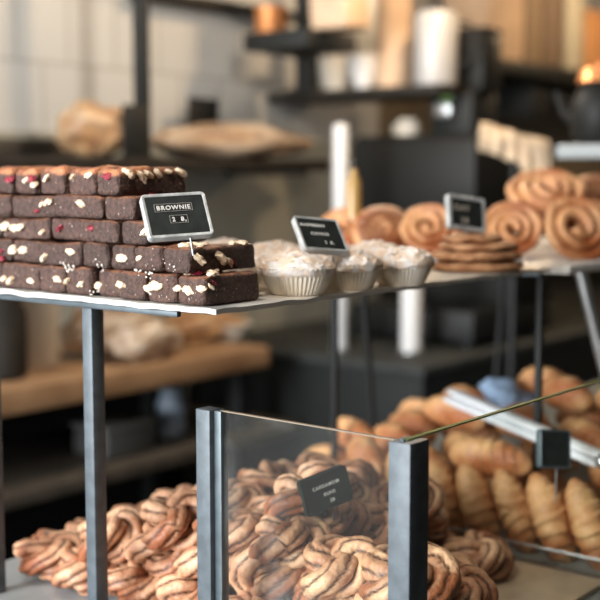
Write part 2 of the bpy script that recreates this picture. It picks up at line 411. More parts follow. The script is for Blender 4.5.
for r, (xs, xe, ym) in enumerate(ROWS):
    z0, z1 = ROWZ[r], ROWZ[r + 1]; h = z1 - z0 - .0004
    nfr = len(xs) - 1
    for k in range(nfr):
        a = P(xs[k], ym, x=A0); b = P(xs[k + 1], ym, x=A0)
        y1, y0 = a.y - random.uniform(.0012, .0024), b.y + (random.uniform(.0012, .0022) if k < nfr - 1 else .001)
        last = (k == nfr - 1)
        jx = 0 if last else random.uniform(-.003, .005)
        L = (P(xe, ym, y=y0).x - A0) if last else random.uniform(.078, .09)
        pos = ['leftmost', 'second', 'third', 'fourth', 'fifth', 'sixth', 'seventh', 'eighth', 'ninth'][k]
        feat = 'showing its long dark side' if last else random.choice(['topped with nuts'])
        if last: lab = 'dark chocolate brownie at the right end of the %s row, long side showing' % ROWNAME[r]
        elif k == 0: lab = 'dark chocolate brownie at the far left end of the %s row of the stack' % ROWNAME[r]
        else: lab = 'dark chocolate brownie in the %s row of the stack, %s from its left end' % (ROWNAME[r], pos)
        t = thing('brownie', lab, 'brownie', (A0 + jx, y0, z0), random.uniform(-.03, .03) if last else random.uniform(-.085, .085), 'brownies stacked on the tray')
        t.rotation_euler.x = random.uniform(-.03, .03) if r else 0; t.rotation_euler.y = random.uniform(-.018, .018) if r else 0
        dh = random.uniform(-.0014, .0016) if r == 4 else random.uniform(-.0018, -.0004)
        obj('cake', brownie_bm(L, y1 - y0, h + dh, r * 20 + k, .004 if r == 4 else 0, .0045 if r == 4 else .0026), M['brownie'], t)
        inv = Vector(t.location)
        lo, hi = xs[k], (xe if last else xs[k + 1])
        for lst, nm, mt in ((NUTS, 'nut', 'nut'), (BERR, 'raspberry_piece', 'berry'), (PALE, 'sugar_lump', 'sugar')):
            for q, (px, py) in enumerate(lst):
                if not (lo <= px < hi): continue
                side = px > xs[k + 1]
                p = P(px, py, y=y0) if side else P(px, py, x=A0 + jx)
                if not (z0 - .001 < p.z < z1 + .006): continue
                if p.z > z1 + .003 and r < 4: continue
                sx = random.uniform(.8, 1.25) * (1.35 if nm == 'nut' and random.random() < .3 else 1) * (.85 if nm == 'sugar_lump' else 1)
                p.z = min(p.z, z1 - .003) if r < 4 else min(p.z, z1 - .001)
                bmn = nut_bm(sx, q + r * 7.) if nm != 'sugar_lump' else None
                if bmn is None:
                    bmn = bmesh.new()
                    for w in range(5):
                        blob(random.gauss(0, .0002), random.gauss(0, .0030), random.gauss(0, .0030), *[random.uniform(.0007, .0017)] * 3, .3, 6, 1, bmn, seed=w)
                o = obj(nm, bmn, M[mt], t)
                o.location = p - inv + (Vector((0, .0012, 0)) if side else Vector((.0012, 0, 0)))
                o.rotation_euler = ((random.uniform(-.4, .4), random.uniform(-.9, -.5), random.uniform(-.6, .6)) if not side else (random.uniform(.5, .9), 0, PI / 2)) if nm != 'sugar_lump' else (0, 0, 0)
        # nuts scattered over the crust of the upper faces that show
        if r == 4 or (last and r in (1, 0)):
            for q in range(7):
                x = random.uniform(.015, L - .01); y = random.uniform(.004, y1 - y0 - .004)
                nm = 'nut' if random.random() < .75 else 'raspberry_piece'
                o = obj(nm, nut_bm(random.uniform(.7, 1.1), q + 50.), M['nut' if nm == 'nut' else 'berry'], t)
                o.location = (x, y, h + .0008); o.rotation_euler = (0, 0, random.uniform(0, 3))

# ------------------------------------------------------------------ muffins in paper cases
def muffin(label, loc, seed, dia=.088):
    t = thing('muffin', label, 'muffin', loc, random.uniform(0, 6), 'crumble muffins on the tray')
    R = dia / 2; h = .033
    prof = [(R * .64, 0, .2), (R * .68, .002, .9), (R * .84, h * .5, 1), (R * .96, h * .95, 1), (R, h, 1), (R * .985, h, 1), (R * .94, h * .93, 1), (R * .9, h * .8, 0)]
    obj('paper_case', lathe(prof, 96, 1, .0012), M['case'], t, smooth=False)
    bm = bmesh.new(); bmesh.ops.create_icosphere(bm, subdivisions=4, radius=1)
    for v in bm.verts:
        q = v.co * 5 + Vector((seed, seed * 2, 1))
        f = 1 + .05 * noise.noise(q) + .045 * noise.noise(q * 2.6)
        c = v.co * f
        v.co = Vector((c.x * R * 1.0, c.y * R * 1.0, h - .004 + max(c.z, -.25) * .020 + (.006 * noise.noise(q * 2.2) if c.z > 0 else 0)))
    obj('crumble_top', bm, M['crumble'], t)
    bm = bmesh.new()
    for i in range(26):
        a = random.uniform(0, 6.28); rr = R * .85 * math.sqrt(random.random()); s = random.uniform(.0025, .006)
        zz = h - .004 + .020 * math.sqrt(max(0, 1 - (rr / R / .93) ** 2))
        blob(rr * math.cos(a), rr * math.sin(a), zz, s, s * .9, s * .6, .5, 6, 2, bm, seed=i + seed)
    obj('crumbs', bm, M['crumble'], t)
    return t
MF = [(P(297, 296.5, z=SZ), 'front row, leftmost, beside the brownies'), (P(350, 291, z=SZ), 'front row, second from the brownies'), (P(403, 287, z=SZ), 'front row, rightmost, next to the cookies')]
placed = []
for i, (p, s) in enumerate(MF):
    c = p + FH * .030; c.z = SZ; placed.append((c.x, c.y))
    muffin('pale crumble muffin in a white paper case, ' + s, c, i * 3.3, [.094, .086, .086][i])
rows = [[(1.10, 1.00), (1.195, 1.00), (1.29, .992), (1.385, .985)], [(1.10, 1.095), (1.195, 1.095), (1.29, 1.09), (1.39, 1.08)], [(1.10, 1.19), (1.195, 1.19), (1.29, 1.19)]]
for r, row in enumerate(rows):
    for k, (x, y) in enumerate(row):
        where = ['leftmost', 'second from left', 'third from left', 'fourth from left'][k]
        hid = (r, k) in ((1, 0), (1, 1), (2, 0), (2, 1))
        muffin('crumble muffin hidden behind the brownies and the nearer muffins' if hid else 'sugar dusted crumble muffin, %s in the %s row back on the tray' % (where, ['second', 'third', 'rearmost'][r]), (x, y, SZ), 20 + r * 5 + k * 1.7, .086)

# ------------------------------------------------------------------ cookies
cc = P(482, 273, z=SZ) + FH * .055
def cookie(R, h, seed):
    bm = bmesh.new()
    prof = [(R * .90, 0), (R * .985, h * .2), (R, h * .5), (R * .95, h * .85), (R * .8, h), (R * .4, h * 1.1), (R * .05, h * 1.12)]
    lathe(prof, 40, bm=bm)
    for v in bm.verts:
        v.co += noise.noise_vector(v.co * 45 + Vector((seed, 0, 0))) * .0036
    zm = min(v.co.z for v in bm.verts)
    for v in bm.verts: v.co.z -= zm
    return bm
z = SZ + .0006
CL = ['lowest brown chocolate chip cookie of the stack at the tray end', 'second lowest brown cookie of the stack at the tray end',
      'second highest brown cookie of the stack at the tray end', 'topmost brown cookie, under the small black price sign']
for i, (R, h) in enumerate([(.070, .0125), (.068, .0125), (.060, .010), (.046, .009)]):
    t = thing('cookie', CL[i], 'cookie', (cc.x - .004 * (i == 3), cc.y + [.0, .001, -.004, .004][i], z), i * 1.3, 'stacked cookies')
    obj('biscuit', cookie(R, h, i * 5.), M['cookie'], t)
    for k in range(9):
        a = k * .7 + i; rr = R * random.uniform(.55, .93)
        obj('chocolate_chip', blob(rr * math.cos(a), rr * math.sin(a), h * (.62 if rr > R * .85 else 1.), .005, .0045, .003, .2, 5, 2, seed=k), M['chip'], t)
    z += h * 1.12 + .0008

# ------------------------------------------------------------------ price signs
def price_sign(label, cpx, d, w2, u2, wz, lines, stick_len, ink, thick=.0092, border=.0036, stickx=.1, frame='foil', stick='stick', base=None):
    """w2/u2: width and up vectors as seen (pixels, y down); wz: how much farther the right edge lies, metres"""
    k = d / FPX
    wx, wy = w2[0] * k, -w2[1] * k; ux, uy = u2[0] * k, -u2[1] * k
    uz = -(wx * ux + wy * uy) / wz if abs(wz) > 1e-6 else 0
    w = RR * wx + UU * wy + FF * wz; u = RR * ux + UU * uy + FF * uz
    W, H = w.length, u.length
    wn = w.normalized(); un = (u - wn * u.dot(wn)).normalized(); bn = un.cross(wn)          # bn points to the back
    c = P(*cpx, d=d)
    t = thing('price_sign', label, 'price sign', (0, 0, 0))
    t.matrix_world = Matrix(((wn.x, bn.x, un.x, c.x), (wn.y, bn.y, un.y, c.y), (wn.z, bn.z, un.z, c.z), (0, 0, 0, 1)))
    bm = bmesh.new()
    def rr(w_, h_, r_, y_):
        return [bm.verts.new((sx * (w_ / 2 - r_) + r_ * math.cos(a0 + q * PI / 10), y_, sz * (h_ / 2 - r_) + r_ * math.sin(a0 + q * PI / 10)))
                for sx, sz, a0 in ((1, 1, 0), (-1, 1, PI / 2), (-1, -1, PI), (1, -1, 1.5 * PI)) for q in range(6)]
    loops = [rr(W - 2 * border, H - 2 * border, .0016, .0012), rr(W - 2 * border, H - 2 * border, .0016, .0003), rr(W - 1.6 * border, H - 1.6 * border, .0022, 0), rr(W - .0012, H - .0012, .0042, 0),
             rr(W, H, .0046, .0007), rr(W, H, .0046, thick - .0007), rr(W - .0014, H - .0014, .004, thick)]
    for la_, lb_ in zip(loops, loops[1:]):
        for q in range(24): bm.faces.new((la_[q], la_[(q + 1) % 24], lb_[(q + 1) % 24], lb_[q]))
    bm.faces.new(loops[0]); bm.faces.new(loops[-1][::-1])
    obj('frame', bm, M[frame], t)
    bd = obj('board', box(-W / 2 + border * 1.02, W / 2 - border * 1.02, .0005, .0011, -H / 2 + border * 1.02, H / 2 - border * 1.02, .0002, 1), M['board'], t)
    for (s, size, x, zz, tape) in lines:
        tb = text_bm(s, size); xs_ = [v.co.x for v in tb.verts]; wid = max(xs_)
        x0 = x * W if x is not None else -wid / 2
        o = obj('lettering', tb, M[ink], t, False); o.location = (x0, -.0001, zz * H)
        if tape:
            m = size * .28; b2 = bmesh.new(); l = .00035
            X0, X1, Z0, Z1 = x0 - m, x0 + wid + m, zz * H - m, zz * H + size * .72 + m
            obj('label_tape', box(X0, X1, .0001, .0007, Z0, Z1), M['tape'], t, False)
            for (a, b, c_, e) in ((X0, X1, Z0, Z0 + l), (X0, X1, Z1 - l, Z1), (X0, X0 + l, Z0, Z1), (X1 - l, X1, Z0, Z1)): bx(b2, a, b, -.0002, .0006, c_, e)
            obj('tape_edge', b2, M['tapeline'], t, False)
    # the wire that carries it goes straight down
    foot = t.matrix_world @ Vector((stickx * W, thick * .5, -H / 2 + .002))
    end = foot + Vector((0, 0, -stick_len)) + RR * (base or 0)
    inv = t.matrix_world.inverted()
    obj('stick', sweep([inv @ foot, inv @ (foot * .5 + end * .5), inv @ end], .0012, 10), M[stick], t)
    return t
f1 = P(190, 251, z=ROWZ[2]); d1 = (f1 - CAM).dot(FH)
price_sign('black price sign with worn silver frame reading BROWNIE, standing before the brownies', (177.5, 214.5), d1 - .002, (62, -6), (-12, -45), .026,
           [('BROWNIE', .0072, -.30, .12, True), ('2  8,', .0072, -.10, -.15, True)], .0200, 'ink', stickx=.14, base=.003)
price_sign('black price sign with silver frame reading RASPBERRY COOKIE, standing among the muffins', (321.5, 233.5), 1.475, (45, 2.5), (-12, -34.5), .030,
           [('RASPBERRY', .0060, -.41, .20, False), ('COOKIE', .0060, -.24, -.05, False), ('2  8,', .0060, .0, -.30, False)], .022, 'ink', stickx=.16)
price_sign('small black price sign with wide silver frame on top of the cookie stack', (467.5, 213), 1.80, (40, 4), (-.5, -35), .030,
           [('OAT', .0125, -.36, .05, False), ('28', .0125, -.18, -.30, False)], .022, 'ink_dim', thick=.010, border=.0062, stickx=.0)

# ------------------------------------------------------------------ glass case
PX = .945
pr = P(388.5, 438, x=PX); plft = P(195.5, 412, x=PX)
GZ = (pr.z + plft.z) / 2 + .0005
PW = .0255
ry1 = pr.y; ry0 = ry1 - PW; ly1 = plft.y; ly0 = ly1 - PW
cs = thing('glass_display_case', 'low display case of clear panes held by square blue grey steel posts', 'display case', (PX, ry0, CZ))
hz = GZ - CZ
def loc(x0, x1, y0, y1, z0, z1, b=0.): return box(x0 - PX, x1 - PX, y0 - ry0, y1 - ry0, z0, z1, b)
obj('post', loc(PX, PX + .034, ry0, ry1, 0, hz, .0012), M['steel_blue'], cs)
po = loc(PX, PX + .021, ly0 + .0045, ly1, 0, hz, .0012)
bx(po, .021, .0235, ly0 - ry0 + .0035, ly0 - ry0 + .0085, 0, hz - .001)
obj('post', po, M['steel_blue'], cs)
obj('channel', loc(PX + .007, PX + .019, ly0 - .006, ly0 + .005, 0, hz - .001, .0006), M['rail'], cs)
obj('post', loc(2.45, 2.475, ry0, ry1, 0, hz, .0012), M['steel_blue'], cs)
g = obj('end_pane', loc(PX + .011, PX + .015, ry1 - .001, ly0 - .002, 0, hz - .0015), M['glass'], cs, False)
obj('pane_edge', loc(PX + .0108, PX + .0152, ry1 - .001, ly0 - .002, hz - .0015, hz - .0003), M['edge2'], g, False)
g = obj('front_pane', loc(PX + .0345, 2.4495, ry0 + .011, ry0 + .015, 0, hz - .0015), M['glass'], cs, False)
obj('pane_edge', loc(PX + .012, 2.4495, ry0 + .0105, ry0 + .0155, hz, hz + .0016), M['edge'], g, False)
obj('screw', lathe([(.0022, hz), (.0022, hz + .0022), (.0012, hz + .003)], 12), M['rail'], cs, loc=(.007, .013, 0))

# ------------------------------------------------------------------ knotted buns
def knot_bm(seed, p=2, q=3, R=.024, r=.0165, tube=.0135):
    bm = bmesh.new(); N = 170; pts = []
    rnd = random.Random(seed); ph = rnd.uniform(0, 6); k1 = rnd.uniform(-.25, .25)
    for i in range(N):
        t = 2 * PI * i / N
        rr = R + r * math.cos(q * t + ph) * (1 + .12 * math.sin(t * 2 + seed))
        pts.append(Vector((rr * math.cos(p * t), rr * math.sin(p * t) * (1 + k1 * .4), r * 1.0 * math.sin(q * t + ph) + .003 * math.sin(t * 3 + seed))))
    lob = lambda i, a: .86 + .26 * abs(math.cos(2.5 * a)) ** .7
    def sm(i, a):
        return max(0., .52 - abs(math.cos(2.5 * a))) * 2.6
    sweep(pts, lambda i: tube * (1 + .10 * noise.noise(Vector((i * .09, seed, 0)))), 40, bm, True, lob, lambda i: i / N * 2 * PI * 2, sm)
    blob(0, 0, -.002, R * .8, R * .8, r * .7, .1, 5, 2, bm, seed, seam=.4)
    for v in bm.verts:
        n = noise.noise_vector(v.co * 70 + Vector((seed * 3, 0, 0)))
        v.co += n * .0024
        v.co.z *= .86
    zm = min(v.co.z for v in bm.verts)
    for v in bm.verts: v.co.z -= zm
    return bm
KN = []
def knot_mesh(i):
    b = knot_bm(i * 2.7 + 1, *[(2, 3), (2, 5), (2, 3), (3, 4), (2, 3)][i % 5], *[(.020, .0165, .0165), (.022, .0165, .0140), (.022, .0180, .0150), (.022, .016, .0130), (.024, .0150, .0170)][i % 5])
    me = bpy.data.meshes.new('knot_bun'); bmesh.ops.recalc_face_normals(b, faces=b.faces); b.to_mesh(me); b.free()
    me.materials.append(M['bun'])
    for pl in me.polygons: pl.use_smooth = True
    return me
KN = [knot_mesh(i) for i in range(6)]
rb = random.Random(11)
BUNS = []          # x, y, z of the base centre
ZB = CZ + .0015
def layer(x0, x1, y0, y1, nx, ny, z, jit=.007, off=0, keep=lambda x, y: True):
    for j in range(ny):
        for i in range(nx):
            x = x0 + (x1 - x0) * ((i + (.5 if (j % 2) and off else 0)) / max(1, nx - 1)); y = y0 + (y1 - y0) * j / max(1, ny - 1)
            x += rb.uniform(-jit, jit); y += rb.uniform(-jit, jit)
            if keep(x, y): BUNS.append((x, y, z + rb.uniform(-.003, .003) * (z > ZB)))
layer(1.03, 1.385, .72, 1.28, 5, 7, ZB, keep=lambda x, y: not (x > 1.2 and y < .80))
layer(1.06, 1.36, .715, 1.16, 4, 6, ZB + .042, keep=lambda x, y: not (x > 1.17 and y < .82))
layer(1.07, 1.33, .71, 1.06, 4, 5, ZB + .081, keep=lambda x, y: not (x > 1.12 and y < .88))
BUNS += [(1.10, .80, ZB + .116), (1.20, .93, ZB + .118), (1.10, .90, ZB + .118)]
BUN_HIDE = {66}
BUN_LABEL = {
    5: 'golden knotted bun right of the near post, bottom layer, second from left',
    6: 'golden knotted bun right of the near post, bottom layer, third from left',
    7: 'golden knotted bun behind the end pane, bottom layer',
    11: 'golden knotted bun right of the near post, bottom layer, leftmost',
    12: 'golden knotted bun left of the case, bottom layer, seventh from left',
    17: 'golden knotted bun left of the case, bottom layer, fifth from left',
    22: 'golden knotted bun left of the case, bottom layer, second from left',
    27: 'golden knotted bun left of the case, bottom layer, leftmost',
    28: 'golden knotted bun left of the case, bottom layer, third from left',
    29: 'golden knotted bun left of the case, bottom layer, fourth from left',
    30: 'golden knotted bun left of the case, bottom layer, sixth from left',
    32: 'golden knotted bun behind the end pane, second layer, third from left',
    33: 'golden knotted bun right of the near post, second layer, second from left',
    34: 'golden knotted bun behind the end pane, second layer, second from left',
    36: 'golden knotted bun behind the end pane, second layer, leftmost',
    39: 'golden knotted bun right of the near post, second layer, leftmost',
    40: 'golden knotted bun left of the case, second layer, fifth from left',
    44: 'golden knotted bun left of the case, second layer, second from left',
    48: 'golden knotted bun left of the case, second layer, leftmost',
    49: 'golden knotted bun left of the case, second layer, third from left',
    50: 'golden knotted bun left of the case, second layer, fourth from left',
    52: 'golden knotted bun right of the near post, third layer, leftmost',
    53: 'golden knotted bun behind the end pane, third layer, seventh from left',
    54: 'golden knotted bun behind the end pane, third layer, fifth from left',
    55: 'golden knotted bun behind the end pane, third layer, eighth from left',
    56: 'golden knotted bun behind the end pane, third layer, tenth from left',
    57: 'golden knotted bun right of the near post, third layer, second from left',
    58: 'golden knotted bun behind the end pane, third layer, leftmost',
    59: 'golden knotted bun behind the end pane, third layer, third from left',
    61: 'golden knotted bun behind the end pane, third layer, ninth from left',
    62: 'golden knotted bun left of the case, third layer',
    63: 'golden knotted bun behind the end pane, third layer, second from left',
    64: 'golden knotted bun behind the end pane, third layer, fourth from left',
    65: 'golden knotted bun behind the end pane, third layer, sixth from left',
    66: 'golden knotted bun behind the end pane, topmost layer, third from left',
    67: 'golden knotted bun behind the end pane, topmost layer, second from left',
    68: 'golden knotted bun behind the end pane, topmost layer, leftmost',
}
for i, (x, y, z) in enumerate(BUNS):
    o = bpy.data.objects.new('knotted_bun', KN[i % 6]); 
    ang = (rb.uniform(-.45, .45), rb.uniform(-.45, .45), rb.uniform(0, 6.28)); sc = rb.uniform(.94, 1.08)
    if i in BUN_HIDE:
        bpy.data.objects.remove(o); continue
    COL.objects.link(o)
    flat = z < ZB + .01
    o.location = (x, y, z); o.rotation_euler = (0 if flat else ang[0], 0 if flat else ang[1], ang[2]); o.scale = (sc, sc, sc)
    tag(o, BUN_LABEL.get(i, 'golden knotted bun buried inside the pile under the other knotted buns'), 'bun', 'knotted buns piled in the glass case')

# ------------------------------------------------------------------ wooden board and divider
bd = obj('serving_board', box(1.19, 1.475, ry1 + .01, .80, CZ, CZ + .008, .002), mat('pale wooden board', (.60, .46, .32), .55, var=.2, scale=20), None)
tag(bd, 'pale flat board between the knotted buns and the croissants', 'board')
dv = thing('divider', 'low clear divider strip between the knotted buns and the croissants', 'divider', (1.492, ry1, CZ))
obj('strip', box(0, .004, .005, .70, .003, .026), M['glass'], dv, False)
obj('strip_rim', box(-.0008, .0048, .005, .70, .026, .029, .0008), M['steel'], dv)
obj('foot_rail', box(-.004, .008, .005, .70, 0, .003), M['steel'], dv)

# ------------------------------------------------------------------ croissants
def croissant_bm(seed, L=.135, R=.031, bend=.35):
    bm = bmesh.new(); N = 84; pts = []
    for i in range(N + 1):
        u = i / N * 2 - 1
        pts.append(Vector((math.sin(u * bend * 1.6) / (bend * 1.6) * L / 2, (math.cos(u * bend * 1.6) - 1) * L * .5, 0)))
    bands = 4.5
    def rad(i):
        u = i / N * 2 - 1
        return R * (max(0., 1 - abs(u) ** 2.2) ** .6 * .86 + .14 * (1 - abs(u) * .6))
    def fr(i, a):
        u = i / N * 2 - 1
        f = (1 - abs(u)) * bands + .55 * math.sin(a + seed) + .25 * math.sin(2 * a)
        return f - math.floor(f)
    def shp(i, a):
        f = fr(i, a); return 1.05 - .17 * f if f > .12 else .88 + .17 * f / .12
    def sm(i, a):
        f = fr(i, a); return .9 * max(0, 1 - f / .25) + .5 * max(0., f - .7)
    sweep(pts, rad, 30, bm, False, shp, None, sm, (.86, 1.0))
    for v in bm.verts: v.co += noise.noise_vector(v.co * 45 + Vector((seed * 5, 0, 0))) * .0022
    return bm
def to_mesh(name, b, m):
    me = bpy.data.meshes.new(name); bmesh.ops.recalc_face_normals(b, faces=b.faces); b.to_mesh(me); b.free(); me.materials.append(m)
    for pl in me.polygons: pl.use_smooth = True
    return me
CR = [to_mesh('croissant', croissant_bm(i, .138, .030, [.30, .45, .38][i]), M['croissant']) for i in range(3)]
NCR = [0]
def croissant(c, axis, side, label, sc=1.):
    """c centre, axis long direction, side: where the outer curve points"""
    a = Vector(axis).normalized(); s_ = Vector(side); s_ = (s_ - a * s_.dot(a)).normalized(); n = a.cross(s_)
    o = bpy.data.objects.new('croissant', CR[NCR[0] % 3]); NCR[0] += 1; COL.objects.link(o)
    o.matrix_world = Matrix(((a.x * sc, s_.x * sc, n.x * sc, c[0]), (a.y * sc, s_.y * sc, n.y * sc, c[1]), (a.z * sc, s_.z * sc, n.z * sc, c[2]), (0, 0, 0, 1)))
    tag(o, label, 'croissant', 'croissants heaped in the glass case')
    return o
names = ['leftmost', 'second from left', 'third from left', 'fourth from left', 'fifth from left', 'rightmost']
for k, yy in enumerate([1.035, .965, .902, .842, .782, .722]):
    croissant((1.540 + .004 * (k % 2), yy, CZ + .056), (.12, .52, 1), (-1, -.3, .3), 'golden croissant leaning in the front row behind the clear divider, ' + names[k], [1.0, 1.02, 1.08, 1.02, 1.1, 1.1][k])
croissant((1.575, .905, CZ + .123), (.1, 1, -.03), (-.5, 0, 1), 'brown croissant lying flat on top of the leaning front row', 1.12)
PILE = [  # x, y, height above counter, long direction
    (1.64, 1.20, .03, (.6, 1, 0)), (1.60, 1.12, .03, (-.2, 1, 0)), (1.66, 1.05, .03, (1, .4, 0)), (1.68, .95, .03, (.3, 1, 0)), (1.69, .82, .03, (.5, 1, 0)), (1.70, .71, .03, (1, .3, 0)),
    (1.80, 1.24, .03, (.2, 1, 0)), (1.81, 1.10, .03, (.4, 1, 0)), (1.83, .96, .03, (.3, 1, 0)), (1.84, .81, .03, (.1, 1, 0)), (1.95, 1.17, .03, (.3, 1, 0)), (1.97, 1.02, .03, (-.2, 1, 0)), (1.98, .87, .03, (.2, 1, 0)), (1.98, .72, .03, (0, 1, 0)),
    (1.59, 1.145, .083, (.7, 1, .1)), (1.62, 1.06, .085, (.2, 1, 0)), (1.72, 1.18, .083, (.3, 1, 0)), (1.74, 1.04, .083, (.5, 1, 0)), (1.70, .90, .083, (.8, 1, 0)), (1.72, .76, .083, (.5, 1, .1)), (1.88, 1.12, .083, (.1, 1, 0)), (1.90, .98, .083, (.5, 1, 0)), (1.91, .82, .083, (.3, 1, 0)),
    (1.79, 1.10, .133, (.15, 1, .05)), (1.80, .97, .133, (.4, 1, -.05)), (1.76, .84, .130, (.6, 1, 0)), (1.92, 1.05, .128, (.3, 1, -.1)), (1.90, .90, .130, (.2, 1, .05)), (1.86, .76, .130, (.8, 1, 0)),
  (1.72, 1.27, .083, (.4, 1, 0)), (1.84, 1.22, .085, (.3, 1, 0)), (1.95, 1.27, .083, (.2, 1, 0)), (1.84, 1.33, .03, (1, .5, 0)), (1.70, 1.31, .03, (.2, 1, 0)),
  (1.86, .92, .178, (.5, 1, 0)), (1.84, .80, .176, (.3, 1, .1)), (1.95, .78, .17, (.9, 1, 0)), (1.94, 1.0, .176, (.2, 1, 0)), (1.88, 1.13, .135, (.4, 1, 0))]
CR_LABEL = {
    1: 'brown croissant in the bottom layer of the heap behind the leaning row, second from left',
    3: 'brown croissant in the bottom layer of the heap behind the leaning row, sixth from left',
    4: 'brown croissant in the bottom layer of the heap behind the leaning row, eighth from left',
    6: 'brown croissant in the bottom layer of the heap behind the leaning row, third from left',
    7: 'brown croissant in the bottom layer of the heap behind the leaning row, fifth from left',
    8: 'brown croissant in the bottom layer of the heap behind the leaning row, seventh from left',
    9: 'brown croissant in the bottom layer of the heap behind the leaning row, tenth from left',
    10: 'brown croissant in the bottom layer of the heap behind the leaning row, fourth from left',
    11: 'brown croissant in the bottom layer of the heap behind the leaning row, ninth from left',
    14: 'brown croissant in the second layer of the heap behind the leaning row, second from left',
    15: 'brown croissant in the second layer of the heap behind the leaning row, sixth from left',
    16: 'brown croissant in the second layer of the heap behind the leaning row, third from left',
    17: 'brown croissant in the second layer of the heap behind the leaning row, seventh from left',
    18: 'brown croissant in the second layer of the heap behind the leaning row, ninth from left',
    19: 'brown croissant in the second layer of the heap behind the leaning row, eleventh from left',
    20: 'brown croissant in the second layer of the heap behind the leaning row, eighth from left',
    21: 'brown croissant in the second layer of the heap behind the leaning row, tenth from left',
    23: 'brown croissant in the third layer of the heap behind the leaning row, leftmost',
    24: 'brown croissant in the third layer of the heap behind the leaning row, third from left',
    25: 'brown croissant in the third layer of the heap behind the leaning row, fifth from left',
    27: 'brown croissant in the third layer of the heap behind the leaning row, fourth from left',
    29: 'brown croissant in the second layer of the heap behind the leaning row, leftmost',
    30: 'brown croissant in the second layer of the heap behind the leaning row, fifth from left',
    31: 'brown croissant in the second layer of the heap behind the leaning row, fourth from left',
    33: 'brown croissant in the bottom layer of the heap behind the leaning row, leftmost',
    34: 'brown croissant in the topmost layer of the heap behind the leaning row, second from left',
    35: 'brown croissant in the topmost layer of the heap behind the leaning row, third from left',
    37: 'brown croissant in the topmost layer of the heap behind the leaning row, leftmost',
    38: 'brown croissant in the third layer of the heap behind the leaning row, second from left',
}
for k, (x, y, h, ax) in enumerate(PILE):
    croissant((x, y, CZ + h + .001), ax, (-.3, .1, 1) if k % 2 else (.3, -.2, 1), CR_LABEL.get(k, 'croissant buried inside the heap under the other croissants'), 1.02)

# sign over the knotted buns, sign over the croissants
price_sign('dull black price sign on a dark wire behind the glass end pane', (327, 491), 1.39, (48, -15), (-9, -37), .030,
           [('CARDAMOM', .0058, -.28, .12, False), ('BUNS', .0058, -.08, -.11, False), ('28', .0058, .02, -.32, False)], .050, 'ink', stickx=.10, frame='board', stick='dark_stick')
price_sign('black price sign with pale edges among the croissants behind the front pane', (556, 449), 1.615, (34, 3), (1, -39), .020, [], .05, 'ink', thick=.012, border=.003, frame='rail')

# tongs and cloth
e1 = P(449, 391, d=2.02); e2 = P(604, 457, d=1.66)
tg = thing('serving_tongs', 'long white metal tongs lying across the croissants', 'tongs', e1)
v = e2 - e1; sd = Vector((0, 0, 1)).cross(v.normalized())
def arm(off, zo, name):
    bm = bmesh.new(); L = v.length
    pts = [v * u + sd * (off * (1 - u) ** .7) + Vector((0, 0, zo)) for u in [i / 20 for i in range(21)]]
    sweep(pts, lambda i: .0135 if i not in (0, 20) else .009, 16, bm, squash=(.45, 1.))
    obj(name, bm, M['tongs'], tg)
arm(.004, .0, 'arm'); arm(-.004, -.013, 'arm')
obj('hinge', blob(v.x, v.y, v.z - .006, .014, .014, .012), M['steel'], tg)
cl = P(511, 400, d=2.12)
bm = bmesh.new(); bmesh.ops.create_icosphere(bm, subdivisions=4, radius=1)
for q in bm.verts:
    n = noise.noise_vector(q.co * 1.7); q.co = Vector((q.co.x * .04, q.co.y * .05, q.co.z * .026 + .012 * q.co.y)) * (1 + .5 * n.x) + n * .008
cb = obj('cloth', bm, M['blue'], None, loc=cl); tag(cb, 'crumpled pale blue cloth behind the white tongs', 'cloth')

# ------------------------------------------------------------------ second rack with cinnamon rolls
r2 = thing('pastry_rack', 'grey rack with splayed legs holding the big spiral rolls behind the cookies', 'rack', (1.78, .80, CZ))
x0, x1, y0, y1 = 1.74, 2.55, .86, 1.42
obj('shelf', box(x0 - 1.78, x1 - 1.78, y0 - .80, y1 - .80, SZ - CZ - .014, SZ - CZ, .003), M['tray'], r2)
la, lb = P(586, 266, x=1.86), P(602, 312, x=1.86)
for (sx, dx) in ((1.88, .05), (2.45, -.05)):
    for (sy, dy) in ((y0 + .05, -.09), (y1 - .05, .0)):
        a = Vector((sx - 1.78, sy - .80, SZ - CZ - .014)); b = Vector((sx + dx - 1.78, sy + dy - .80, .004))
        obj('leg', sweep([a, a * .5 + b * .5, b], .011 if sx < 2 and dy < 0 else .007, 12), M['steel' if sx < 2 and dy < 0 else 'black'], r2)

